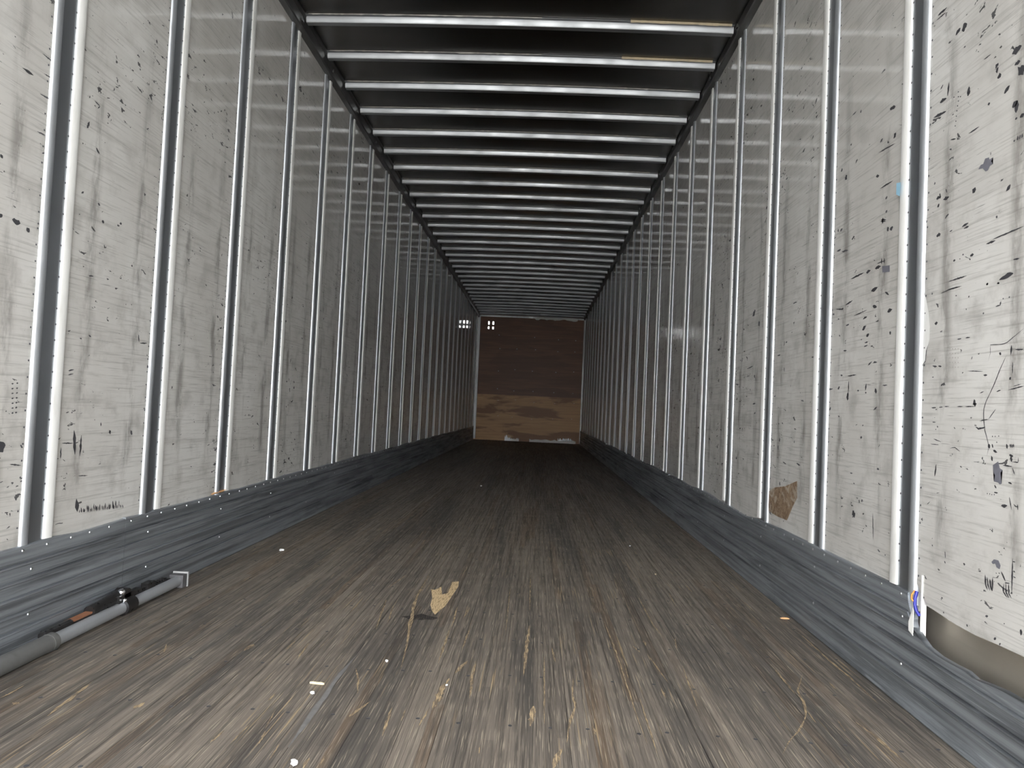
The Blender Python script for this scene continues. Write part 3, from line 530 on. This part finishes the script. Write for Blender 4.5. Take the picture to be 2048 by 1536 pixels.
def make_scuff(s, name, label):
    X = lambda h: s * (XW - h)
    base = MB(); base.box(*sorted((X(.006), X(-.003))), 1.95 if s > 0 else YR, YF - .01, .0, ZS - .03)
    root = tag(base.build(name, SCUFF), kind='structure')
    cuts = [YR, 3.02, 5.46, 7.90, 10.34, 12.78, YF - .012] if s > 0 else [YR, 2.46, 4.90, 7.34, 9.78, 12.22, 14.66, YF - .012]
    rn = random.Random(20 + s)
    for a, b in zip(cuts, cuts[1:]):
        mb = MB()
        full = scuff_profile(s)
        back = [(-.001, full[-1][1]), (-.001, 0)]
        if s > 0 and a == YR:
            # the last length is cut down past the rear post, its edge ragged
            mb.sweep([(X(h), v) for h, v in full + back], 1.975, b - .0015, 'y')
            ys = [1.975, 1.972, 1.94] + [y for y, z in SCUFF_EDGE] + [YR]
            ed = dict(SCUFF_EDGE)
            tops = [.309, .285, .225] + [ed[y] for y, z in SCUFF_EDGE] + [.21]
            n = len(full) + 2
            vs = []
            for y, tp in zip(ys, tops):
                for h, v in full: vs.append((X(h), y, min(v, tp)))
                vs += [(X(-.001), y, min(ZS, tp)), (X(-.001), y, 0)]
            fs = []
            for i in range(len(ys) - 1):
                for j in range(n):
                    fs.append((i * n + j, i * n + (j + 1) % n, (i + 1) * n + (j + 1) % n, (i + 1) * n + j))
            mb.add(vs, fs)
        else:
            # slightly wavy top edge from pallet knocks
            st = max(2, int((b - a) / .12)); n = len(full) + 2; vs = []; fs = []
            dent = 0
            for i in range(st + 1):
                y = a + (b - a - .0015) * i / st
                dent = .6 * dent + (rn.uniform(-.004, .004) if rn.random() < .8 else rn.uniform(-.012, .006))
                if s > 0 and 3.3 < y < 3.75: dent = -.022 * math.sin((y - 3.3) / .45 * math.pi)
                for h, v in full:
                    vs.append((X(h), y, v + (dent if v > ZS - .02 else 0)))
                vs += [(X(-.001), y, ZS + dent), (X(-.001), y, 0)]
            for i in range(st):
                for j in range(n):
                    fs.append((i * n + j, i * n + (j + 1) % n, (i + 1) * n + (j + 1) % n, (i + 1) * n + j))
            fs += [tuple(range(n)), tuple(range(st * n, st * n + n))]
            mb.add(vs, fs)
        pl = mb.build('scuff_plate', SCUFF, root); smooth_by_angle(pl, 12)
        if a < 8:
            rv = MB()
            y = max(a, 1.42 if s < 0 else 1.985) + .03
            while y < b:
                rv.dome((X(.0140), y + rn.uniform(-.008, .008), ZS - .014), (-s, 0, 0), .0048, .0028, 7)
                y += .102
            for yp in POSTS[1:]:
                if a < yp - .02 < b:
                    rv.dome((X(.0165), yp - .02, ZS - .072), (-s, 0, 0), .0050, .003, 7)
                    rv.dome((X(.0165), yp - .02, ZS - .20), (-s, 0, 0), .0050, .003, 7)
            tag(rv.build('rivets', RIVET, pl), kind='stuff')
    return root

sc_l = make_scuff(-1, 'baseboard_left', '')
sc_r = make_scuff(1, 'baseboard_right', '')
# broken foot of the rear right-hand post: bare core and a bent white flap
mb = MB(); mb.box(XR(-.010), XR(.003), 1.926, 1.931, .197, .365)
mb.build('post_core_edge', STRIP, wall_r)
mb = MB()
mb.add([(XR(.0150), 1.946, .275), (XR(.017), 1.938, .268), (XR(.017), 1.938, .203), (XR(.0185), 1.958, .212), (XR(.0185), 1.959, .235)], [(0, 1, 2, 3, 4)])
o = mb.build('bent_flap', STRIP, wall_r); sd = o.modifiers.new('thick', 'SOLIDIFY'); sd.thickness = .0012

# ------------------------------------------------------------------ roof and bows
N = 24
def crown(x): return CROWN * (1 - (x / XW) ** 2)
rf = MB()
xs = [-XW - .03 + (2 * XW + .06) * i / N for i in range(N + 1)]
vs = []
for x in xs: vs += [(x, YR, ZROOF + crown(x)), (x, YF + .06, ZROOF + crown(x)), (x, YR, ZROOF + crown(x) + .012), (x, YF + .06, ZROOF + crown(x) + .012)]
fs = []
for i in range(N):
    a, b = 4 * i, 4 * i + 4
    fs += [(a, b, b + 1, a + 1), (a + 2, a + 3, b + 3, b + 2), (a, a + 2, b + 2, b), (a + 1, b + 1, b + 3, a + 3)]
rf.add(vs, fs)
ceiling = rf.build('ceiling', ROOF); tag(ceiling, kind='structure'); smooth_by_angle(ceiling, 30)

XB = XW - .050
bp = [(-.046, HB), (-.046, HB - .003), (-.027, HB - .004), (-.0215, .006), (-.017, .0), (.017, .0), (.0215, .006), (.027, HB - .004), (.046, HB - .003), (.046, HB)]
bx = [-XB + 2 * XB * i / 20 for i in range(21)]
vs, fs = [], []
n = len(bp)
for x in bx: vs += [(x, y, ZB + z + crown(x)) for y, z in bp]
for i in range(20):
    for j in range(n): fs.append((i * n + j, i * n + (j + 1) % n, (i + 1) * n + (j + 1) % n, (i + 1) * n + j))
fs += [tuple(range(n)), tuple(range(20 * n, 21 * n))]
bb = MB(); bb.add(vs, fs)
bmesh_ = None
rnd = random.Random(9)
for k in range(-8, NBOW):
    y = BOW0 + PITCHB * k
    if y < .5 or y > YF - .05: continue
    if bmesh_ is None:
        o = bb.build('roof_bow', BOWM, ceiling, (0, y, 0)); smooth_by_angle(o, 40); bmesh_ = o.data
    else:
        o = place('roof_bow', bmesh_, ceiling, (0, y, 0))
    if 0 <= k < 9:                        # ragged sealant squeezed out between bow and roof sheet
        for lo, hi, mat, nm, amp in ((-XB + .02, .15 if k < 2 else XB - .05, SEALW, 'sealant_bead', .007), (.62 if k < 2 else 9, XB - .01, SEALT, 'foam_bead', .011)):
            if lo > hi: continue
            mb = MB(); x = lo; vs = []
            while x < hi:
                d = amp * (.25 + .75 * rnd.random() ** 2) if (mat is SEALT or rnd.random() < .8) else .0008
                if mat is SEALT: d = amp * rnd.uniform(.75, 1)
                z = ZB + HB + crown(x) + .001
                vs += [(x, -.047, z), (x, -.047 - d * .5, z - .0005), (x, -.046, z - d - .002)]
                x += rnd.uniform(.012, .03)
            m = len(vs) // 3
            mb.add(vs, [f for i in range(m - 1) for f in ((3 * i, 3 * i + 1, 3 * i + 4, 3 * i + 3), (3 * i + 1, 3 * i + 2, 3 * i + 5, 3 * i + 4), (3 * i + 2, 3 * i, 3 * i + 3, 3 * i + 5))])
            mb.build(nm, mat, o)

# ------------------------------------------------------------------ front wall
fw = MB(); fw.box(-XW - .04, -XW + .01, YF, YF + .05, -.03, ZROOF + .02)
fw.box(XW - .01, XW + .04, YF, YF + .05, -.03, ZROOF + .02)
fw.box(-XW, XW, YF, YF + .05, 2.865, ZROOF + .02); fw.box(-XW, XW, YF, YF + .05, -.03, .012)
front = tag(fw.build('wall_front', FRAMEM), kind='structure')
ZJ = 1.05
HX = [(-1.000, -.972), (-.900, -.868)]; HZ = [(2.562, 2.615), (2.665, 2.735)]
gx = sorted({-XW, XW} | {v for p in HX for v in p}); gz = sorted({ZJ, 2.90} | {v for p in HZ for v in p})
mb = MB()
for i in range(len(gx) - 1):
    for j in range(len(gz) - 1):
        if (gx[i], gx[i + 1]) in HX and (gz[j], gz[j + 1]) in HZ: continue
        mb.box(gx[i], gx[i + 1], YF - .012, YF, gz[j], gz[j + 1])
mb.build('plywood_sheet', PLYU, front)
mb = MB(); mb.box(-XW, XW, YF - .014, YF, .0, ZJ); mb.build('plywood_sheet', PLYL, front)
mb = MB(); mb.sweep([(-XW, YF - .03), (-XW + .055, YF - .034), (-XW + .062, YF - .014), (-XW, YF - .014)], .02, 2.88, 'z'); mb.build('corner_trim', FRAMEM, front)
mb = MB(); mb.sweep([(XW, YF - .03), (XW - .022, YF - .032), (XW - .026, YF - .014), (XW, YF - .014)], .02, 2.88, 'z'); mb.build('corner_trim', FRAMEM, front)
mb = MB(); mb.box(-XW + .06, XW - .03, YF - .03, YF - .012, 2.845, 2.885); mb.build('header_strip', FRAMEM, front)
rnd = random.Random(2)
def ragged(x0, x1, z0, z1, amp, mat, nm, up):
    mb = MB(); m = 22; vs = []
    for i in range(m + 1):
        x = x0 + (x1 - x0) * i / m; r = rnd.uniform(0, amp)
        a, b = (z0, z1 - r) if up else (z0 + r, z1)
        vs += [(x, YF - .034, a), (x, YF - .034, b)]
    mb.add(vs, [(2 * i, 2 * i + 1, 2 * i + 3, 2 * i + 2) for i in range(m)])
    o = mb.build(nm, mat, front); md = o.modifiers.new('thick', 'SOLIDIFY'); md.thickness = .002
ragged(.02, 1.06, 2.805, 2.872, .035, PALE, 'torn_flashing', False)
ragged(-.50, -.36, .0, .15, .10, FRAMEM, 'torn_flashing', True)
ragged(-.36, -.17, .0, .09, .06, PALE, 'torn_flashing', True)
ragged(.07, 1.13, .0, .075, .03, PALE, 'torn_flashing', True)
ragged(.72, 1.05, .05, .13, .09, FRAMEM, 'torn_flashing', True)
nl = MB()
for zz in (2.40, 2.10, 1.62, 1.18, .92, .55):
    for xx in (-.70, -.33, .10, .62, 1.05):
        nl.dome((xx + rnd.uniform(-.04, .04), YF - .013, zz + rnd.uniform(-.03, .03)), (0, -1, 0), .008, .004, 6)
tag(nl.build('screws', RIVET, front), kind='stuff')

# ------------------------------------------------------------------ load bar lying along the left wall
BX = -1.166
bar = empty('load_bar', (BX, 2.0, 0))
tag(bar, 'grey steel load bar with black ratchet lying on the floor along the left wall', 'load bar')
L = lambda x, y, z: (x, y - 2.0, z)
mb = MB(); mb.tube(L(0, .80, .0255), L(0, 2.025, .0255), .0245, n=20); mb.tube(L(0, 2.005, .0255), L(0, 2.027, .0255), .0258, n=20)
smooth_by_angle(mb.build('outer_tube', TUBEO, bar), 40)
mb = MB(); mb.tube(L(0, 1.95, .0255), L(0, 2.75, .0255), .0195, n=20)
smooth_by_angle(mb.build('inner_tube', TUBEI, bar), 40)
mb = MB()
mb.tube(L(0, 2.365, .0275), L(0, 2.425, .0275), .0275, n=18)
mb.box(-.036, .004, 2.345 - 2, 2.44 - 2, .030, .068); mb.tube(L(-.034, 2.395, .066), L(.004, 2.395, .066), .020, n=16)
mb.box(-.030, -.006, 2.30 - 2, 2.50 - 2, .040, .060)
jack = mb.build('ratchet', JACKB, bar); smooth_by_angle(jack, 40)
mb = MB(); mb.dome(L(-.008, 2.374, .076), (.25, -1, .35), .0125, .009, 12); mb.dome(L(.010, 2.3645, .052), (.2, -1, .1), .0080, .005, 10)
smooth_by_angle(mb.build('bolt', CHROME, jack), 60)
mb = MB()
mb.box(-.032, -.012, 2.12 - 2, 2.37 - 2, .036, .048)
mb.tube(L(-.021, 2.235, .052), L(-.021, 2.38, .064), .016, .019, n=12)
mb.tube(L(-.021, 2.225, .051), L(-.021, 2.250, .053), .019, n=14)
smooth_by_angle(mb.build('lever', JACKB, jack), 40)
mb = MB(); mb.box(-.0335, -.0105, 2.105 - 2, 2.235 - 2, .0475, .0530); mb.build('rusty_handle', RUST, bar)
mb = MB(); mb.tube(L(-.020, 2.01, .042), L(-.020, 2.13, .044), .0135, n=10); mb.box(-.033, -.010, 2.02 - 2, 2.12 - 2, .036, .054)
mb.build('handle_grip', JACKB, bar)
mb = MB(); mb.box(-.026, -.008, 2.44 - 2, 2.70 - 2, .038, .047)
for k in range(13): mb.box(-.025, -.010, 2.46 - 2 + k * .017, 2.470 - 2 + k * .017, .047, .055)
mb.box(-.030, -.004, 2.535 - 2, 2.585 - 2, .036, .066)
mb.build('toothed_rack', JACKB, bar)
mb = MB(); mb.box(-.030, .024, 2.735 - 2, 2.768 - 2, .002, .050)
foot = mb.build('rubber_foot', RUBBER, bar)
mb = MB(); mb.box(-.033, .027, 2.768 - 2, 2.776 - 2, .0, .056); mb.build('foot_rim', RIMM, foot)

# ------------------------------------------------------------------ cut wires at the broken post
def wire(name, pts, r, mat, label):
    mb = MB()
    for p, q in zip(pts, pts[1:]): mb.tube(p, q, r, n=10)
    o = mb.build(name, mat); smooth_by_angle(o, 50)
    tag(o, label, 'wire'); return o
wire('blue_wire', [(XR(.004), 1.948, .318), (XR(.010), 1.945, .300), (XR(.012), 1.941, .283), (XR(.010), 1.936, .268), (XR(.004), 1.932, .258)], .0042, WIREB, 'thick blue wire sticking out of the broken right wall post')
wire('orange_wire', [(XR(.006), 1.955, .318), (XR(.014), 1.954, .308), (XR(.017), 1.949, .297), (XR(.012), 1.942, .290)], .0022, WIREO, 'thin orange wire beside the blue one in the broken post')

# ------------------------------------------------------------------ litter on the floor
def scrap(name, x, y, size, mat, seed, label, cat, flat=(1, .6, .35), rot=0.0):
    rn = random.Random(seed)
    bm = bmesh.new(); bmesh.ops.create_icosphere(bm, subdivisions=2, radius=.5)
    for v in bm.verts:
        k = 1 + rn.uniform(-.28, .28)
        v.co = .75 * Vector((v.co.x * k * flat[0], v.co.y * k * flat[1], v.co.z * k * flat[2])) * size
    zmin = min(v.co.z for v in bm.verts)
    for v in bm.verts: v.co.z -= zmin
    me = bpy.data.meshes.new(name); bm.to_mesh(me); bm.free(); me.materials.append(mat)
    o = place(name, me, None, (x, y, 0.0002)); o.rotation_euler.z = rot
    return tag(o, label, cat)
scrap('paper_scrap', -1.028, 3.493, .034, PAPER, 1, 'crumpled white paper scrap on the floor beyond the load bar', 'paper scrap', (1, .8, .4))
scrap('foam_bit', -.344, 1.830, .016, PAPER, 2, 'white foam crumb just in front of the pale stick', 'foam bit', (1, .8, .6))
scrap('foam_bit', -.206, 2.087, .017, PAPER, 3, 'white foam crumb beside the pale splinter left of centre', 'foam bit', (.6, 1, .5), .5)
scrap('foam_bit', -.011, 1.937, .013, PAPER, 4, 'smallest white foam crumb, near the middle of the floor', 'foam bit', (.7, 1, .5))
scrap('paper_scrap', -.270, 1.478, .030, PAPER, 5, 'white paper scrap nearest the camera at the bottom of the picture', 'paper scrap', (.6, 1, .45), .4)
scrap('wood_chip', 1.178, 2.771, .045, WOODOR, 6, 'orange wood chip against the right scuff plate', 'wood chip', (1, .35, .2), -.1)
scrap('paper_scrap', -.293, 6.752, .035, PAPER, 7, 'small white scrap far back on the dark floor', 'paper scrap', (.8, .8, .5))
scrap('foam_bit', .795, 3.407, .018, WOODCHIP, 8, 'cream crumb on the right half of the floor', 'crumb', (.7, 1, .5))
scrap('foam_bit', .765, 4.095, .018, PAPER, 9, 'white crumb farther back on the right half of the floor', 'crumb', (.7, 1, .5))
mb = MB()
sx = [(-.020, -.0008, .0030), (-.012, .0006, .0040), (0, -.0004, .0036), (.011, .0005, .0042), (.020, -.0003, .0028)]
for (a, b, r), (c, d, q) in zip(sx, sx[1:]): mb.tube((a, b, .0042), (c, d, .0042), r, q, 8)
o = mb.build('wood_stick', WOODCHIP, None, (-.351, 1.893, 0)); o.rotation_euler.z = -.10
tag(o, 'short pale wood stick lying crosswise on the floor', 'stick')
mb = MB()
for y0, y1, z0, z1, h in ((-.065, .055, .0, .006, .010), (-.02, .075, .004, .009, .012)):
    mb.add([(0, y0, z0), (0, y1, z0 + .002), (0, y1 - .02, z1), (0, y0 + .03, z1), (h, y0, z0), (h, y1, z0 + .002), (h, y1 - .02, z1), (h, y0 + .03, z1)],
           [(0, 1, 2, 3), (4, 7, 6, 5), (0, 4, 5, 1), (1, 5, 6, 2), (2, 6, 7, 3), (3, 7, 4, 0)])
tag(mb.build('wood_sliver', WOODOR, None, (XL(.0), 3.20, ZS + .001)), 'tan wood sliver lying on the top edge of the left scuff plate', 'wood sliver')
